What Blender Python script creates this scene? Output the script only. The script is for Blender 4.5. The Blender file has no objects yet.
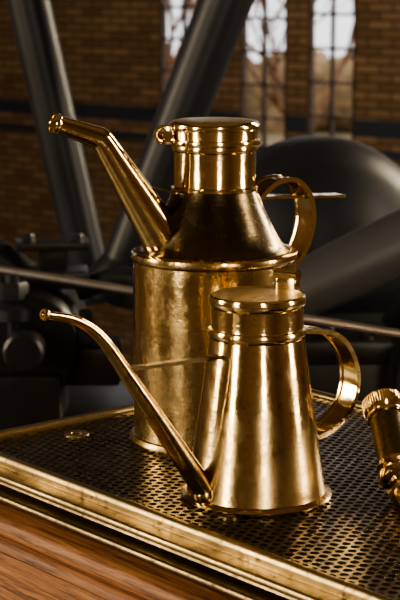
import bpy, bmesh, math, random
from mathutils import Vector, Matrix
random.seed(4)
D=bpy.data; C=bpy.context; COL=C.scene.collection

# ------------------------------------------------------------ materials
def newmat(name):
    m=D.materials.new(name); m.use_nodes=True
    nt=m.node_tree; b=nt.nodes['Principled BSDF']; return m,nt,b
def N(nt,t,**k):
    n=nt.nodes.new(t)
    for a,v in k.items(): setattr(n,a,v)
    return n
def ramp(nt,src,stops):
    r=N(nt,'ShaderNodeValToRGB'); e=r.color_ramp.elements
    while len(e)<len(stops): e.new(.5)
    for i,(p,c) in enumerate(stops): e[i].position=p; e[i].color=(*c,1)
    nt.links.new(src,r.inputs[0]); return r
def brass(name,c1,c2,r1,r2,scale=14,bump=.05,spots=.7,grime=0,floor=.03):
    m,nt,b=newmat(name); L=nt.links
    tc=N(nt,'ShaderNodeTexCoord')
    n1=N(nt,'ShaderNodeTexNoise'); n1.inputs['Scale'].default_value=scale; n1.inputs['Detail'].default_value=7; n1.inputs['Roughness'].default_value=.65
    L.new(tc.outputs['Object'],n1.inputs['Vector'])
    cr=ramp(nt,n1.outputs['Fac'],[(.35,c1),(.66,c2)])
    n2=N(nt,'ShaderNodeTexNoise'); n2.inputs['Scale'].default_value=95; n2.inputs['Detail'].default_value=9; n2.inputs['Roughness'].default_value=.75
    L.new(tc.outputs['Object'],n2.inputs['Vector'])
    sp=ramp(nt,n2.outputs['Fac'],[(.54,(0,0,0)),(.66,(1,1,1))])
    mx=N(nt,'ShaderNodeMixRGB'); mx.inputs[2].default_value=(c2[0]*.3,c2[1]*.25,c2[2]*.25,1)
    mf=N(nt,'ShaderNodeMath',operation='MULTIPLY'); mf.inputs[1].default_value=spots
    L.new(sp.outputs[0],mf.inputs[0]); L.new(mf.outputs[0],mx.inputs[0]); L.new(cr.outputs[0],mx.inputs[1])
    col=mx.outputs[0]
    rough_add=mf.outputs[0]
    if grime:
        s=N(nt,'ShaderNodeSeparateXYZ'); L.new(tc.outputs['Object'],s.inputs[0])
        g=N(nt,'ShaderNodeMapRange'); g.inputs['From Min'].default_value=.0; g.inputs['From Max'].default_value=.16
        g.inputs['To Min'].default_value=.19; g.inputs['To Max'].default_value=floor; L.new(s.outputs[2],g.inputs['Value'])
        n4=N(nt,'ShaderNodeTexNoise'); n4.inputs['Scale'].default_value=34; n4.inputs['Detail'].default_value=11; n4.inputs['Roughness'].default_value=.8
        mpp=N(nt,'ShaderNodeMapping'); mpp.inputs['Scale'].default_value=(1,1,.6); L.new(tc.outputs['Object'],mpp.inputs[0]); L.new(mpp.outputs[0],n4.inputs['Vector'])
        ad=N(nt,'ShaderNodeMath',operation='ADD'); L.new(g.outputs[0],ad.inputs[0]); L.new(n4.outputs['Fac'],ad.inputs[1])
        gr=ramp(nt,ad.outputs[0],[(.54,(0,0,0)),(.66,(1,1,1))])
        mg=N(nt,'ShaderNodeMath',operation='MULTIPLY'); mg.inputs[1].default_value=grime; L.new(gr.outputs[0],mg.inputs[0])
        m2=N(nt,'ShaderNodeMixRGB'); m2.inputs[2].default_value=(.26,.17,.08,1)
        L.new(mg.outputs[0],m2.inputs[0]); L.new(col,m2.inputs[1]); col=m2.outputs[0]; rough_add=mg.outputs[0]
    L.new(col,b.inputs['Base Color'])
    b.inputs['Metallic'].default_value=1
    mr=N(nt,'ShaderNodeMapRange'); mr.inputs['To Min'].default_value=r1; mr.inputs['To Max'].default_value=r2
    mr.inputs['From Min'].default_value=.3; mr.inputs['From Max'].default_value=.7
    L.new(n1.outputs['Fac'],mr.inputs['Value'])
    ma=N(nt,'ShaderNodeMath',operation='MULTIPLY_ADD'); ma.inputs[1].default_value=.22; L.new(rough_add,ma.inputs[0]); L.new(mr.outputs[0],ma.inputs[2])
    L.new(ma.outputs[0],b.inputs['Roughness'])
    n3=N(nt,'ShaderNodeTexNoise'); n3.inputs['Scale'].default_value=30; n3.inputs['Detail'].default_value=3
    L.new(tc.outputs['Object'],n3.inputs['Vector'])
    bp=N(nt,'ShaderNodeBump'); bp.inputs['Strength'].default_value=bump*4; bp.inputs['Distance'].default_value=.004
    L.new(n3.outputs['Fac'],bp.inputs['Height'])
    sm=N(nt,'ShaderNodeMapping'); sm.inputs['Scale'].default_value=(60,60,900); sm.inputs['Rotation'].default_value=(.25,.15,0)
    L.new(tc.outputs['Object'],sm.inputs[0])
    n5=N(nt,'ShaderNodeTexNoise'); n5.inputs['Scale'].default_value=1; n5.inputs['Detail'].default_value=4; L.new(sm.outputs[0],n5.inputs['Vector'])
    bp2=N(nt,'ShaderNodeBump'); bp2.inputs['Strength'].default_value=.12; bp2.inputs['Distance'].default_value=.0006
    L.new(n5.outputs['Fac'],bp2.inputs['Height']); L.new(bp.outputs[0],bp2.inputs['Normal'])
    L.new(bp2.outputs[0],b.inputs['Normal'])
    return m
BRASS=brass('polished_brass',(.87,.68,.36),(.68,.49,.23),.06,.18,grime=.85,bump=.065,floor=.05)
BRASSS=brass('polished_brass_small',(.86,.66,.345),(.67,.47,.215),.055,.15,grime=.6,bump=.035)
BRASS2=brass('bright_brass',(.88,.70,.38),(.73,.54,.27),.06,.15,spots=.6,bump=.035)
LIDM=brass('worn_lid_brass',(.66,.49,.25),(.46,.32,.15),.28,.42,spots=.6,bump=.035)
SHOULD=brass('shoulder_tarnished_brass',(.17,.125,.068),(.10,.072,.04),.16,.3)  # dark ceiling's reflection put into the base colour of the shoulder
BRASSD=brass('dark_brass',(.22,.16,.085),(.11,.08,.045),.25,.42)
TRAYM=brass('tray_metal',(.30,.245,.17),(.17,.135,.09),.2,.4)
RIMM=brass('rim_brass',(.42,.315,.16),(.21,.155,.08),.26,.46,spots=.85)
def plain(name,c,r,metal=0,noise=.3,scale=8,bump=0,spec=.5):
    m,nt,b=newmat(name); L=nt.links
    tc=N(nt,'ShaderNodeTexCoord'); n=N(nt,'ShaderNodeTexNoise'); n.inputs['Scale'].default_value=scale; n.inputs['Detail'].default_value=6
    L.new(tc.outputs['Object'],n.inputs['Vector'])
    cr=ramp(nt,n.outputs['Fac'],[(.3,tuple(x*(1-noise) for x in c)),(.7,tuple(min(1,x*(1+noise)) for x in c))])
    L.new(cr.outputs[0],b.inputs['Base Color']); b.inputs['Roughness'].default_value=r; b.inputs['Metallic'].default_value=metal
    b.inputs['Specular IOR Level'].default_value=spec
    if bump:
        bp=N(nt,'ShaderNodeBump'); bp.inputs['Strength'].default_value=bump; bp.inputs['Distance'].default_value=.01
        L.new(n.outputs['Fac'],bp.inputs['Height']); L.new(bp.outputs[0],b.inputs['Normal'])
    return m
IRON=plain('black_painted_iron',(.012,.013,.017),.42,0,.3,6,.1,.25)
IRON2=plain('oily_black_iron',(.008,.008,.009),.34,0,.4,10,.15,.4)
IRONB=plain('beam_grey_iron',(.04,.04,.043),.42,0,.2,5)
STEEL=plain('bright_steel',(.60,.60,.62),.28,1,.1,20)
FRAMEM=plain('window_frame_paint',(.10,.07,.055),.5)
PLASTER=plain('ceiling_paint',(.12,.085,.055),.8)
FLOORM=plain('hall_floor_tiles',(.06,.05,.045),.5)
BARK=plain('tree_bark',(.24,.13,.07),.9)
GROUND=plain('winter_grass',(.20,.15,.07),.95,0,.3,1)
def wood():
    m,nt,b=newmat('varnished_wood'); L=nt.links
    tc=N(nt,'ShaderNodeTexCoord'); mp=N(nt,'ShaderNodeMapping'); mp.inputs['Scale'].default_value=(5,110,110)
    L.new(tc.outputs['Object'],mp.inputs[0])
    n=N(nt,'ShaderNodeTexNoise'); n.inputs['Scale'].default_value=2.0; n.inputs['Detail'].default_value=10; n.inputs['Distortion'].default_value=.8; n.inputs['Roughness'].default_value=.75
    L.new(mp.outputs[0],n.inputs['Vector'])
    cr=ramp(nt,n.outputs['Fac'],[(.36,(.05,.018,.008)),(.5,(.21,.085,.034)),(.66,(.36,.165,.068))])
    L.new(cr.outputs[0],b.inputs['Base Color']); b.inputs['Roughness'].default_value=.5; b.inputs['Specular IOR Level'].default_value=.35
    bp=N(nt,'ShaderNodeBump'); bp.inputs['Strength'].default_value=.35; bp.inputs['Distance'].default_value=.003
    L.new(n.outputs['Fac'],bp.inputs['Height']); L.new(bp.outputs[0],b.inputs['Normal'])
    return m
WOOD=wood()
def brick(bands):
    m,nt,b=newmat('brick_wall' ); L=nt.links
    tc=N(nt,'ShaderNodeTexCoord'); s=N(nt,'ShaderNodeSeparateXYZ'); L.new(tc.outputs['Object'],s.inputs[0])
    a=N(nt,'ShaderNodeMath',operation='ADD'); L.new(s.outputs[0],a.inputs[0]); L.new(s.outputs[1],a.inputs[1])
    cb=N(nt,'ShaderNodeCombineXYZ'); L.new(a.outputs[0],cb.inputs[0]); L.new(s.outputs[2],cb.inputs[1])
    br=N(nt,'ShaderNodeTexBrick'); L.new(cb.outputs[0],br.inputs['Vector'])
    br.inputs['Scale'].default_value=1; br.inputs['Brick Width'].default_value=.22; br.inputs['Row Height'].default_value=.066
    br.inputs['Mortar Size'].default_value=.010; br.inputs['Mortar Smooth'].default_value=.2
    br.inputs['Color1'].default_value=(.33,.215,.125,1); br.inputs['Color2'].default_value=(.18,.112,.062,1); br.inputs['Mortar'].default_value=(.09,.062,.044,1)
    out=br.outputs['Color']
    if bands:
        for lo,hi in ((-.68,-.55),(-.84,-.77)):
            g=N(nt,'ShaderNodeMath',operation='GREATER_THAN'); g.inputs[1].default_value=lo; L.new(s.outputs[2],g.inputs[0])
            l=N(nt,'ShaderNodeMath',operation='LESS_THAN'); l.inputs[1].default_value=hi; L.new(s.outputs[2],l.inputs[0])
            mu=N(nt,'ShaderNodeMath',operation='MULTIPLY'); L.new(g.outputs[0],mu.inputs[0]); L.new(l.outputs[0],mu.inputs[1])
            mx=N(nt,'ShaderNodeMixRGB'); mx.inputs[2].default_value=(.035,.045,.07,1)
            L.new(mu.outputs[0],mx.inputs[0]); L.new(out,mx.inputs[1]); out=mx.outputs[0]
    L.new(out,b.inputs['Base Color']); b.inputs['Roughness'].default_value=.85
    bp=N(nt,'ShaderNodeBump'); bp.inputs['Distance'].default_value=.01; bp.inputs['Strength'].default_value=.5
    L.new(br.outputs['Fac'],bp.inputs['Height']); bp.invert=True; L.new(bp.outputs[0],b.inputs['Normal'])
    return m
BRICK=brick(True); BRICK2=brick(False)

# ------------------------------------------------------------ mesh helpers
def empty(name,loc=(0,0,0),rot=(0,0,0)):
    e=D.objects.new(name,None); e.location=loc; e.rotation_euler=rot; e.empty_display_size=.05; COL.objects.link(e); return e
def finish(name,bm,mat,parent=None,sharp=35,smooth=True):
    bmesh.ops.recalc_face_normals(bm,faces=bm.faces)
    if smooth:
        for f in bm.faces: f.smooth=True
        for e in bm.edges:
            if len(e.link_faces)==2 and e.calc_face_angle(0)>math.radians(sharp): e.smooth=False
    me=D.meshes.new(name); bm.to_mesh(me); bm.free()
    me.materials.append(mat)
    o=D.objects.new(name,me); COL.objects.link(o)
    if parent: o.parent=parent
    return o
def lathe(bm,prof,seg=96,M=Matrix()):
    rings=[]
    for r,z in prof:
        if r<1e-6: rings.append([bm.verts.new(M@Vector((0,0,z)))])
        else: rings.append([bm.verts.new(M@Vector((r*math.cos(2*math.pi*i/seg),r*math.sin(2*math.pi*i/seg),z))) for i in range(seg)])
    for a,b in zip(rings,rings[1:]):
        for i in range(seg):
            j=(i+1)%seg
            if len(a)==1 and len(b)==1: continue
            if len(a)==1: bm.faces.new((a[0],b[i],b[j]))
            elif len(b)==1: bm.faces.new((a[i],a[j],b[0]))
            else: bm.faces.new((a[i],a[j],b[j],b[i]))
def catmull(P,n=8):
    P=[Vector(p) for p in P]; out=[]
    Q=[2*P[0]-P[1]]+P+[2*P[-1]-P[-2]]
    for i in range(1,len(Q)-2):
        for k in range(n):
            t=k/n; a,b,c,d=Q[i-1:i+3]
            out.append(.5*((2*b)+(c-a)*t+(2*a-5*b+4*c-d)*t*t+(3*b-a-3*c+d)*t**3))
    out.append(P[-1]); return out
def sweep(bm,path,section,side=None,caps=True):
    rings=[]; n=len(path)
    ref=Vector(side) if side is not None else None
    for i,p in enumerate(path):
        t=(path[min(i+1,n-1)]-path[max(i-1,0)]).normalized()
        if ref is None:
            ref0=Vector((0,0,1)) if abs(t.z)<.9 else Vector((0,1,0)); s=t.cross(ref0).normalized(); ref=s
        s=(ref-t*ref.dot(t)).normalized()
        if side is None: ref=s
        nn=t.cross(s)
        rings.append([bm.verts.new(p+s*a+nn*b) for a,b in section(i,i/(n-1))])
    m=len(rings[0])
    for a,b in zip(rings,rings[1:]):
        for i in range(m):
            j=(i+1)%m; bm.faces.new((a[i],a[j],b[j],b[i]))
    if caps:
        bm.faces.new(rings[0]); bm.faces.new(rings[-1][::-1])
def circ(r,seg=20): return [(r*math.cos(2*math.pi*i/seg),r*math.sin(2*math.pi*i/seg)) for i in range(seg)]
def tube(bm,pts,radii,n=8,seg=20,smooth=True):
    path=catmull(pts,n) if smooth else [Vector(p) for p in pts]
    k=len(radii)-1
    def rad(t):
        x=t*k; i=min(int(x),k-1); return radii[i]+(radii[i+1]-radii[i])*(x-i)
    sweep(bm,path,lambda i,t:circ(rad(t),seg))
def cyl(bm,p1,p2,r1,r2=None,seg=24):
    r2=r1 if r2 is None else r2
    sweep(bm,[Vector(p1),Vector(p2)],lambda i,t:circ(r1 if i==0 else r2,seg))
def box(bm,c,s,rz=0,bev=0):
    M=Matrix.Translation(c)@Matrix.Rotation(rz,4,'Z')@Matrix.Diagonal((*s,1))
    r=bmesh.ops.create_cube(bm,size=1,matrix=M)
    if bev:
        es=list({e for v in r['verts'] for e in v.link_edges})
        bmesh.ops.bevel(bm,geom=es,offset=bev,segments=2,affect='EDGES',profile=.6)
def torus(bm,M,R,r,seg=32,ms=10):
    vs=[]
    for i in range(seg):
        a=2*math.pi*i/seg
        vs.append([bm.verts.new(M@Vector(((R+r*math.cos(b))*math.cos(a),(R+r*math.cos(b))*math.sin(a),r*math.sin(b)))) for b in [2*math.pi*j/ms for j in range(ms)]])
    for i in range(seg):
        for j in range(ms):
            bm.faces.new((vs[i][j],vs[(i+1)%seg][j],vs[(i+1)%seg][(j+1)%ms],vs[i][(j+1)%ms]))
def hexnut(bm,c,r,h):
    lathe(bm,[(0,c[2]),(r,c[2]),(r,c[2]+h*.85),(r*.88,c[2]+h),(0,c[2]+h)],6,Matrix.Translation((c[0],c[1],0)))
def strap(bm,pts,w,th,side,n=8):
    path=catmull(pts,n); w2=w/2; t2=th/2
    def sec(i,t):
        e=th*.9
        return [(-w2,-e),(-w2+th,-e),(-w2+th*1.3,-t2*.6),(w2-th*1.3,-t2*.6),(w2-th,-e),(w2,-e),(w2,e),(w2-th,e),(w2-th*1.3,t2*.6),(-w2+th*1.3,t2*.6),(-w2+th,e),(-w2,e)]
    sweep(bm,path,sec,side=side)

# ------------------------------------------------------------ large brass oil can
can=empty('brass_oil_can',(.0145,1.70,0))
bm=bmesh.new()
lathe(bm,[(0,.001),(.0855,.0),(.0868,.002),(.0868,.005),(.0848,.0085),(.0825,.0095),(.0822,.013),(.0824,.06),(.0826,.12),(.0824,.187),(.0842,.189),(.0848,.192),(.0842,.1955),(.082,.1972),(.076,.1978)],128)
finish('body',bm,BRASS,can)
bm=bmesh.new()
a=math.radians(-78)
sweep(bm,[Vector((.0824*math.cos(a),.0824*math.sin(a),z)) for z in (.012,.188)],lambda i,t:[(-.0035,-.0006),(.0035,-.0006),(.0035,.0009),(-.0035,.0009)],side=(-math.sin(a),math.cos(a),0))
finish('side_seam',bm,BRASS,can)
bm=bmesh.new()
lathe(bm,[(.079,.1970),(.073,.199),(.067,.2065),(.060,.219),(.0535,.233),(.048,.245),(.0438,.255),(.0425,.259)],128)
finish('shoulder',bm,SHOULD,can)
bm=bmesh.new()
lathe(bm,[(.0425,.257),(.0438,.2585),(.0438,.261),(.042,.2625),(.0415,.266),(.0415,.2965),(.0432,.298),(.0436,.3005),(.0432,.303),(.042,.304)],96)
finish('neck',bm,BRASS2,can)
bm=bmesh.new()
lathe(bm,[(.042,.303),(.0458,.304),(.0463,.306),(.0458,.3085),(.0442,.3095),(.044,.3105),(.044,.3185),(.0452,.3195),(.0457,.322),(.0452,.3245),(.043,.3268)],96)
finish('lid_rim',bm,BRASS2,can)
bm=bmesh.new()
lathe(bm,[(.0432,.3266),(.038,.3278),(.02,.3286),(0,.329)],96)
finish('lid_top',bm,LIDM,can)
dB=Vector((-.92,-.39,0)); sideB=Vector((-.39,.92,0))
def pb(s,z): return dB*s+Vector((0,0,z))
bm=bmesh.new()
cyl(bm,pb(.048,.199),pb(.117,.3085),.0235,.0118,32)
tube(bm,[pb(.115,.3055),pb(.1205,.3125),pb(.130,.3165),pb(.150,.3235),pb(.1665,.329)],[.0119,.0116,.0105,.0094,.0086],6,28)
finish('spout',bm,BRASSS,can)
bm=bmesh.new()
v=(pb(.1665,.329)-pb(.15,.3235)).normalized(); q=v.to_track_quat('Z','Y').to_matrix().to_4x4()
lathe(bm,[(.0075,-.003),(.0096,-.003),(.0104,-.001),(.0104,.002),(.0096,.0035),(.0078,.0035),(.0074,.002),(.0068,-.01),(0,-.012)],32,Matrix.Translation(pb(.1665,.329))@q)
finish('spout_tip_ring',bm,BRASS2,can)
bm=bmesh.new()
dH2=Vector((.86,.51,0)).normalized(); 
def ph(s,z): return dH2*s+Vector((0,0,z))
sideH2=Vector((-dH2.y,dH2.x,0))
strap(bm,[ph(.046,.247),ph(.056,.256),ph(.070,.2635),ph(.090,.263),ph(.106,.248),ph(.111,.225),ph(.107,.203),ph(.097,.184),ph(.0835,.172)],.032,.0028,sideH2)
finish('handle',bm,BRASS2,can)
bm=bmesh.new()
sweep(bm,[pb(.040,.256),pb(.082,.266)],lambda i,t:[(-.006,-.001),(.006,-.001),(.006,.001),(-.006,.001)],side=sideB)
sweep(bm,[ph(.044,.2475),ph(.09,.2455),ph(.155,.2425)],lambda i,t:[(-.010,-.0014),(.010,-.0014),(.010,.0014),(-.010,.0014)],side=sideH2)
finish('brace_and_thumb_rest',bm,BRASSS,can)
bm=bmesh.new()
cyl(bm,(-.046,-.022,.3135),(-.052,.002,.3135),.0052)
box(bm,(-.045,-.010,.3135),(.012,.012,.018),.2,.0015)
torus(bm,Matrix.Translation((-.051,-.012,.314))@Matrix.Rotation(math.pi/2,4,'X'),.0075,.0022)
finish('lid_hinge',bm,BRASS2,can)

# ------------------------------------------------------------ small conical brass oil can
sc=empty('brass_oil_can.001',(.0514,1.50,0))
bm=bmesh.new()
lathe(bm,[(0,.001),(.0685,0),(.0695,.0015),(.0695,.0035),(.067,.0055),(.0638,.0068),(.0628,.010),(.0555,.06),(.0485,.108),(.0424,.150)],128)
finish('body',bm,BRASSS,sc)
bm=bmesh.new()
lathe(bm,[(.0420,.148),(.0440,.1500),(.0446,.1525),(.0446,.1550),(.0438,.1570),(.0418,.1580),(.0416,.160),(.0416,.1765),(.0428,.1775),(.0438,.180),(.0438,.1845),(.0432,.1865),(.0415,.1875)],96)
finish('collar',bm,BRASS2,sc)
bm=bmesh.new()
lathe(bm,[(.0417,.1873),(.040,.1878),(.0385,.1872),(.036,.1868),(.020,.1876),(0,.188)],96)
finish('lid_top',bm,LIDM,sc)
dS=Vector((-.787,-.617,0)); sideS=Vector((-.617,.787,0))
def ps(s,z): return dS*s+Vector((0,0,z))
bm=bmesh.new()
tube(bm,[ps(.050,.004),ps(.0655,.023),ps(.1036,.077),ps(.1406,.1287),ps(.1709,.1693),ps(.1958,.187),ps(.226,.1958)],[.0108,.0102,.0086,.0068,.0052,.0040,.0034],10,24)
finish('spout',bm,BRASSS,sc)
bm=bmesh.new()
v=(ps(.226,.1958)-ps(.21,.192)).normalized(); q=v.to_track_quat('Z','Y').to_matrix().to_4x4()
lathe(bm,[(.0028,-.002),(.0044,-.002),(.005,0),(.0044,.002),(.0026,.002),(.0022,-.006),(0,-.007)],24,Matrix.Translation(ps(.226,.1958))@q)
bmesh.ops.create_uvsphere(bm,u_segments=24,v_segments=14,radius=.0122,matrix=Matrix.Translation(ps(.0595,.0122))@Matrix.Diagonal((1,1,.95,1)))
finish('spout_ferrules',bm,BRASSS,sc)
bm=bmesh.new()
sweep(bm,[ps(.0435,.136),ps(.149,.139)],lambda i,t:[(-.0045,-.0016),(.0045,-.0016),(.0045,.0016),(-.0045,.0016)],side=sideS)
finish('spout_brace',bm,BRASSD,sc)
bm=bmesh.new()
strap(bm,[ps(-.0415,.150),ps(-.060,.1475),ps(-.082,.143),ps(-.100,.131),ps(-.1135,.108),ps(-.115,.085),ps(-.105,.065),ps(-.083,.050),ps(-.0565,.045)],.024,.0026,sideS)
finish('handle',bm,BRASS2,sc)
bm=bmesh.new()
box(bm,(.029,.029,.192),(.020,.010,.013),-.6,.0015)
cyl(bm,(.018,.035,.2005),(.038,.022,.2005),.0052)
box(bm,(.030,.031,.180),(.010,.008,.02),-.6,.001)
finish('lid_hinge',bm,BRASS2,sc)

# ------------------------------------------------------------ perforated tray
A=Vector((-.242,1.673,0)); rz=math.radians(-50)
LEN,WID=.86,.42
tray=empty('perforated_drip_tray',A,(0,0,rz))
pitch=.0106; rh=.0040; th=.0018
verts=[];faces=[]
row=pitch*math.sqrt(3)/2; R=pitch/math.sqrt(3)
j=0; y=.006
while y<WID-.004:
    x=.006+(pitch/2 if j%2 else 0)
    while x<LEN-.004:
        b0=len(verts)
        for k in range(12):
            a=math.radians(30*k+30)
            rr=R if k%2==0 else R*math.cos(math.radians(30))
            verts.append((x+rr*math.cos(a),y+rr*math.sin(a),0))
        for k in range(12):
            a=math.radians(30*k+30); verts.append((x+rh*math.cos(a),y+rh*math.sin(a),0))
        for k in range(12):
            a=math.radians(30*k+30); verts.append((x+rh*math.cos(a),y+rh*math.sin(a),-th))
        for k in range(12):
            k2=(k+1)%12
            faces.append((b0+k,b0+k2,b0+12+k2,b0+12+k))
            faces.append((b0+12+k,b0+12+k2,b0+24+k2,b0+24+k))
        x+=pitch
    y+=row; j+=1
me=D.meshes.new('perforated_sheet'); me.from_pydata(verts,[],faces); me.materials.append(TRAYM)
o=D.objects.new('perforated_sheet',me); COL.objects.link(o); o.parent=tray
def rectloft(name,prof,mat,parent,smooth=True,sharp=30):
    bm=bmesh.new(); rings=[]
    for w,z in prof:
        rings.append([bm.verts.new(p) for p in ((-w,-w,z),(LEN+w,-w,z),(LEN+w,WID+w,z),(-w,WID+w,z))])
    for a,b in zip(rings,rings[1:]):
        for i in range(4):
            j=(i+1)%4; bm.faces.new((a[i],a[j],b[j],b[i]))
    return finish(name,bm,mat,parent,sharp)
def arc(cx,cz,r,a0,a1,n=10):
    return [(cx+r*math.cos(math.radians(a0+(a1-a0)*i/n)),cz+r*math.sin(math.radians(a0+(a1-a0)*i/n))) for i in range(n+1)]
rectloft('rim_bead',[(-.009,-.002),(-.009,.0015)]+arc(0,.001,.0062,160,-20,12)+[(.006,-.004)],RIMM,tray)
rectloft('rim_ledge',[(.004,-.004),(.018,-.005)]+arc(.019,-.0085,.0035,90,-60,6)+[(.017,-.013)],RIMM,tray)
rectloft('lower_trim',[(.014,-.013),(.016,-.0165),(.028,-.018)]+arc(.031,-.022,.004,90,-70,6)+[(.028,-.028)],BRASSD,tray)
bm=bmesh.new(); box(bm,(LEN/2,WID/2,-.0205),(LEN-.004,WID-.004,.003))
finish('drip_pan',bm,IRON2,tray,smooth=False)
cab=empty('wooden_cabinet',A,(0,0,rz))
rectloft('moulding',[(.012,-.028),(.040,-.030)]+arc(.046,-.040,.010,90,-80,10)+[(.044,-.052)]+arc(.050,-.060,.008,120,240,6)+[(.040,-.070),(.036,-.074),(.036,-.95)],WOOD,cab)
bm=bmesh.new(); box(bm,(LEN/2,WID/2,-.0255),(LEN+.03,WID+.03,.004)); box(bm,(LEN/2,WID/2,-.90),(LEN+.10,WID+.10,.10),0,.006)
finish('top_board_and_plinth',bm,WOOD,cab)

bm=bmesh.new()
lathe(bm,[(.0055,.0),(.0055,.0015),(.006,.002),(.0125,.002),(.013,.0015),(.013,0),(.0055,0)],32)
w=finish('flat_washer',bm,RIMM); w.location=(-.128,1.712,.0)
bm=bmesh.new()
lathe(bm,[(0,0),(.0065,0),(.0068,.002),(.005,.0045),(0,.0052)],20); box(bm,(0,0,.0052),(.011,.0015,.001))
w=finish('screw_head',bm,BRASSD); w.location=(.026,1.4225,.0)

# ------------------------------------------------------------ brass lubricator on the right
lub=empty('brass_lubricator',(.1735,1.487,0))
bm=bmesh.new()
T=Matrix.Translation((.008,0,.020))@Matrix.Rotation(math.radians(-10),4,'Y')@Matrix.Rotation(math.radians(-50),4,'X')
lathe(bm,[(0,-.010),(.010,-.010),(.012,-.004),(.0185,-.002),(.0195,.001),(.0195,.005),(.0175,.007),(.0165,.010),(.0185,.012),(.0185,.015),(.0168,.017)],48,T)
lathe(bm,[(.0165,.066),(.018,.067),(.0186,.069),(.018,.071),(.0172,.072),(.0186,.0735),(.0194,.0745),(.0194,.087),(.0186,.0885),(.012,.0888),(.0115,.0875),(0,.0875)],48,T)
for k in range(48):
    a=2*math.pi*k/48
    cyl(bm,T@Vector((.0194*math.cos(a),.0194*math.sin(a),.0755)),T@Vector((.0194*math.cos(a),.0194*math.sin(a),.0865)),.0006,seg=6)
finish('cup_cap_and_base',bm,BRASS2,lub)
bm=bmesh.new(); lathe(bm,[(.0165,.015),(.0165,.068)],48,T); finish('cup_barrel',bm,BRASSD,lub)
bm=bmesh.new()
tube(bm,[(.008,.003,.018),(.008,-.015,.013),(.010,-.03,.011),(.014,-.055,.010)],[.010,.0105,.0085,.0075],6,24)
for yy,r,h in ((-.012,.0135,.012),(-.05,.0105,.007)):
    lathe(bm,[(0,0),(r,0),(r,h),(0,h)],6,Matrix.Translation((.007-yy*.12,yy,r*.87))@Matrix.Rotation(math.pi/2,4,'X'))
tube(bm,[(.013,-.055,.010),(.012,-.08,.010),(.011,-.11,.0105),(.009,-.14,.010)],[.006,.0085,.0095,.006],6,24)
cyl(bm,(.009,-.14,.010),(.005,-.205,.006),.0048,.0035)
finish('feed_pipe',bm,BRASSS,lub)

# ------------------------------------------------------------ engine parts (behind the tray)
def tapered_column(name,p1,p2,r1,r2):
    e=empty(name,p2)
    d=Vector(p1)-Vector(p2)
    bm=bmesh.new(); cyl(bm,(0,0,0),d,r2,r1,64)
    u=d.normalized(); q=u.to_track_quat('Z','Y').to_matrix().to_4x4()
    lathe(bm,[(0,-.03),(r2*1.35,-.03),(r2*1.45,-.01),(r2*1.35,.015),(r2*1.02,.05)],64,q)
    finish('shaft',bm,IRON,e); return e
tapered_column('engine_column',(-.52,3.5,1.25),(-.225,3.5,-.16),.046,.042)
tapered_column('engine_column.001',(.33,3.3,1.15),(-.165,3.3,-.12),.060,.044)

fw=empty('flywheel_drum',(.30,4.0,-.17))
bm=bmesh.new()
Rx=Matrix.Rotation(math.radians(90),4,'X')@Matrix.Rotation(math.radians(12),4,'Y')
lathe(bm,[(0,.16),(.06,.155),(.14,.135),(.21,.10),(.25,.06),(.270,.01),(.276,-.05),(.27,-.14),(.25,-.16),(0,-.16)],96,Rx)
finish('drum',bm,IRON,fw)
bm=bmesh.new()
lathe(bm,[(0,.15),(.045,.15),(.045,.20),(.04,.21),(0,.21)],48,Rx)
finish('hub',bm,IRON2,fw)

cr=empty('connecting_rod',(.35,2.9,.025))
bm=bmesh.new()
tube(bm,[(-.32,0,-.155),(-.1,0,-.05),(.1,0,.045),(.55,0,.26)],[.043,.054,.058,.062],10,64)
finish('rod_shaft',bm,IRONB,cr)
bm=bmesh.new()
lathe(bm,[(0,-.07),(.085,-.07),(.09,-.06),(.09,.06),(.085,.07),(0,.07)],64,Matrix.Translation((-.36,0,-.17))@Matrix.Rotation(math.pi/2,4,'X'))
finish('big_end',bm,IRON2,cr)

hr=empty('steel_handrail',(0,2.6,-.02))
bm=bmesh.new()
cyl(bm,(-.75,.1,.10),(.65,-.1,-.092),.0065)
finish('rail',bm,STEEL,hr)
bm=bmesh.new()
for x,y,z in ((-.70,.093,.093),(.62,-.095,-.088)):
    cyl(bm,(x,y,z),(x,y,-.93),.009); lathe(bm,[(0,-.014),(.014,-.008),(.016,0),(.014,.008),(0,.014)],20,Matrix.Translation((x,y,z)))
    lathe(bm,[(0,-.93),(.035,-.93),(.035,-.92),(.012,-.91)],20,Matrix.Translation((x,y,0)))
finish('stanchions',bm,STEEL,hr)

bp=empty('bearing_pedestal',(-.32,3.0,0))
bm=bmesh.new()
box(bm,(0,.05,-.62),(.50,.32,.66),0,.012)
box(bm,(-.07,-.05,-.27),(.30,.16,.13),0,.015)
box(bm,(.10,-.03,-.20),(.16,.12,.07),0,.01)
lathe(bm,[(0,-.12),(.085,-.12),(.092,-.11),(.092,.10),(.085,.11),(0,.11)],48,Matrix.Translation((.02,-.0,-.155))@Matrix.Rotation(math.pi/2,4,'X'))
lathe(bm,[(0,.12),(.035,.12),(.035,.18),(.03,.185),(0,.185)],32,Matrix.Translation((.02,-.0,-.155))@Matrix.Rotation(math.pi/2,4,'X'))
box(bm,(.02,0,-.055),(.20,.10,.03),.1,.006)
box(bm,(.055,.02,.002),(.13,.08,.014),.15,.003)
box(bm,(.055,.02,-.025),(.05,.05,.05),.15,.004)
finish('casting',bm,IRON2,bp)
bm=bmesh.new()
for x,z in ((.012,.009),(.10,.009)): hexnut(bm,(x,.02,z),.012,.012)
for x,z in ((-.175,-.205),(.12,-.165)):
    cyl(bm,(x,-.08,z),(x,-.08,z+.065),.012); hexnut(bm,(x,-.08,z+.01),.026,.026)
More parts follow.
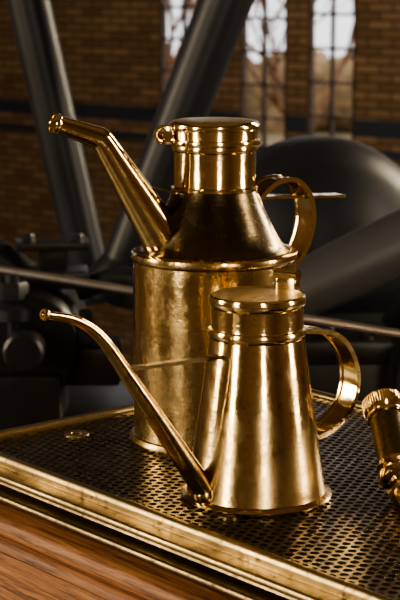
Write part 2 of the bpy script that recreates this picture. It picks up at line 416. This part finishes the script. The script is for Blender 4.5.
hexnut(bm,(-.005,-.10,-.075),.028,.03); cyl(bm,(-.005,-.10,-.14),(-.005,-.10,-.025),.013); lathe(bm,[(0,-.02),(.036,-.02),(.036,0),(.02,.012),(0,.012)],32,Matrix.Translation((-.005,-.10,-.09)))
finish('studs_and_nuts',bm,IRON,bp)
bm=bmesh.new()
tube(bm,[(-.40,.05,.20),(-.20,.05,.07),(-.06,.05,-.02),(.02,.05,-.08)],[.04,.038,.034,.034],8,28)
tube(bm,[(.10,.0,-.08),(.18,.0,-.055),(.24,.0,-.09),(.25,.0,-.20)],[.018,.020,.020,.018],8,28)
finish('oil_pipes',bm,IRON,bp)

eb=empty('engine_bed',(.25,3.5,0))
bm=bmesh.new()
box(bm,(0,.25,-.78),(3.4,.9,.34),0,.02)
box(bm,(.15,.1,-.45),(1.0,.5,.34),0,.02)
box(bm,(.12,-.05,-.27),(.7,.22,.05),0,.01)
lathe(bm,[(0,-.2),(.14,-.2),(.15,-.18),(.15,.2),(0,.2)],48,Matrix.Translation((.28,-.1,-.30))@Matrix.Rotation(math.pi/2,4,'X'))
finish('bed_casting',bm,IRON2,eb)
bm=bmesh.new()
for i in range(8): hexnut(bm,(-.15+i*.08,-.10,-.245),.014,.018)
finish('bed_bolts',bm,IRON,eb)

# ------------------------------------------------------------ building
al=math.radians(-40)
wp=Vector((0,14,0))
wb=empty('wall_back',wp,(0,0,al))
wins=[(-.46,.07,-.50),(.40,.885,-.84),(1.07,1.535,-.80)]
for k in range(6):
    a=-1.6-.95*k*1.4; wins.insert(0,(a-.5,a,-.5))
wins=[w for w in wins if w[0]>-.6 or w[0]<-3.0]
wins+= [(2.6+1.2*k,3.15+1.2*k,-.8) for k in range(4)]
wins.sort()
ZT,ZF,ZC=3.6,-3.0,5.2
bm=bmesh.new(); prev=-13.0; TH=.12
def wbox(bm,x0,x1,z0,z1,y0=0,y1=TH): box(bm,((x0+x1)/2,(y0+y1)/2,(z0+z1)/2),(x1-x0,y1-y0,z1-z0))
for a,b,s in wins:
    wbox(bm,prev,a,ZF,ZC); wbox(bm,a,b,ZF,s); wbox(bm,a,b,ZT,ZC); prev=b
wbox(bm,prev,13,ZF,ZC)
finish('brickwork',bm,BRICK,wb,smooth=False)
for n,(a,b,s) in enumerate(wins,1):
    we=empty('window_%d'%n,wp,(0,0,al)); bm=bmesh.new()
    f=.035; y0,y1=.02,.06
    wbox(bm,a,a+f,s,ZT,y0,y1); wbox(bm,b-f,b,s,ZT,y0,y1); wbox(bm,a,b,s,s+f,y0,y1); wbox(bm,a,b,ZT-f,ZT,y0,y1)
    mid=(a+b)/2; wbox(bm,mid-.014,mid+.014,s,ZT,y0,y1-.01)
    z=s+.26
    while z<ZT-.1: wbox(bm,a,b,z-.011,z+.011,y0,y1-.01); z+=.26
    wbox(bm,a-.02,b+.02,s-.04,s,-.03,.2)
    finish('frame',bm,FRAMEM,we,smooth=False)

def slab(name,c,s,mat,rz=0):
    bm=bmesh.new(); box(bm,(0,0,0),s); o=finish(name,bm,mat,smooth=False); o.location=c; o.rotation_euler=(0,0,rz); return o
slab('floor',(0,6,-3.1),(26,34,.2),FLOORM)
slab('ceiling',(0,3,5.3),(22,28,.2),PLASTER)
slab('wall_left',(-7,4,1.1),(.3,32,8.2),BRICK2)
slab('wall_right',(7,2,1.1),(.3,22,8.2),BRICK2)
slab('wall_front',(0,-6,1.1),(14,.3,8.2),BRICK2)
slab('platform',(0,1.2,-1.975),(9,6.4,2.05),FLOORM)
slab('outdoor_ground',(14,34,-3.3),(90,60,.2),GROUND)

def tree(name,loc,h,seed):
    random.seed(seed); bm=bmesh.new()
    def br(p,d,l,r,dep):
        q=p+d*l; sweep(bm,[p,(p+q)/2+Vector((random.uniform(-.03,.03)*l,0,0)),q],lambda i,t:circ(r*(1-.35*t),6))
        if dep==0: return
        for k in range(3 if dep>1 else 4):
            nd=(d+Vector((random.uniform(-.8,.8),random.uniform(-.8,.8),random.uniform(-.1,.5)))).normalized()
            br(p+d*l*random.uniform(.5,1),nd,l*random.uniform(.6,.8),r*.62,dep-1)
    br(Vector((0,0,0)),Vector((0,0,1)),h*.26,h*.011,6)
    o=finish(name,bm,BARK); o.location=loc
tree('bare_tree',(1.6,25,-3.2),8,1); tree('bare_tree.001',(3.6,27,-3.2),8,2); tree('bare_tree.002',(-.5,27,-3.2),8,3); tree('bare_tree.003',(5.4,31,-3.2),9,5)
bm=bmesh.new()
for k in range(70):
    x=random.uniform(-10,18); bmesh.ops.create_icosphere(bm,subdivisions=2,radius=random.uniform(.8,1.5),matrix=Matrix.Translation((x,44+random.uniform(-1,1),-2.6+random.uniform(-.4,.4))))
finish('hedge',bm,plain('hedge_leaves',(.20,.13,.06),.95,0,.5,3))

# ------------------------------------------------------------ light
def area(name,loc,target,sx,sy,e,col):
    l=D.lights.new(name,'AREA'); l.shape='RECTANGLE'; l.size=sx; l.size_y=sy; l.energy=e; l.color=col
    o=D.objects.new(name,l); COL.objects.link(o); o.location=loc
    o.rotation_euler=(Vector(target)-Vector(loc)).to_track_quat('-Z','Y').to_euler(); return o
warm=(1,.85,.60)
area('window_light_left',(-5.5,2.0,1.5),(0,1.6,.1),1.1,3.2,260,warm)  # added unseen lamp for an assumed left window; that wall has no opening
area('window_light_left_front',(-4.6,-2.2,1.2),(0,1.6,.1),.9,3.0,150,warm)  # added area lamp at front left, for an assumed window that isn't built
area('window_light_front',(1.6,-5.0,1.4),(0,1.6,.1),.65,3.0,115,(1,.88,.68))  # added lamp strip behind the camera, reflected in brass; front wall is solid
area('window_light_right',(5.2,1.2,1.4),(0,1.6,.1),.8,3.2,180,(1,.85,.62))  # unseen lamp added before the solid right wall; no window is modelled there
area('window_light_right_rear',(3.6,5.6,1.8),(0,1.6,.1),1.0,2.4,260,(1,.84,.6))  # added out-of-view lamp lighting from behind right; no window opening there
area('hall_light_back',(4.5,7.0,3.6),(1.6,12.6,-.2),2,1.5,170,(1,.80,.54))  # added unseen fill lamp that brightens the back brick wall
s=D.lights.new('low_sun','SUN'); s.energy=3.0; s.angle=.02; s.color=(1,.8,.55)
so=D.objects.new('low_sun',s); COL.objects.link(so); so.rotation_euler=Vector((-.6,-.9,-.35)).to_track_quat('-Z','Y').to_euler()
w=D.worlds.new('winter_sky'); C.scene.world=w; w.use_nodes=True
nt=w.node_tree; bg=nt.nodes['Background']; bg.inputs[0].default_value=(.88,.88,.92,1); bg.inputs[1].default_value=1.5

# ------------------------------------------------------------ camera
cd=D.cameras.new('camera'); cd.sensor_fit='VERTICAL'; cd.sensor_height=24; cd.lens=68
cd.dof.use_dof=True; cd.dof.focus_distance=1.56; cd.dof.aperture_fstop=10
cam=D.objects.new('camera',cd); COL.objects.link(cam); cam.location=(0,0,.46); cam.rotation_euler=(math.radians(79.5),0,0)
C.scene.camera=cam
C.scene.view_settings.view_transform='AgX'
C.scene.view_settings.look='AgX - Medium High Contrast'
C.scene.view_settings.exposure=.35
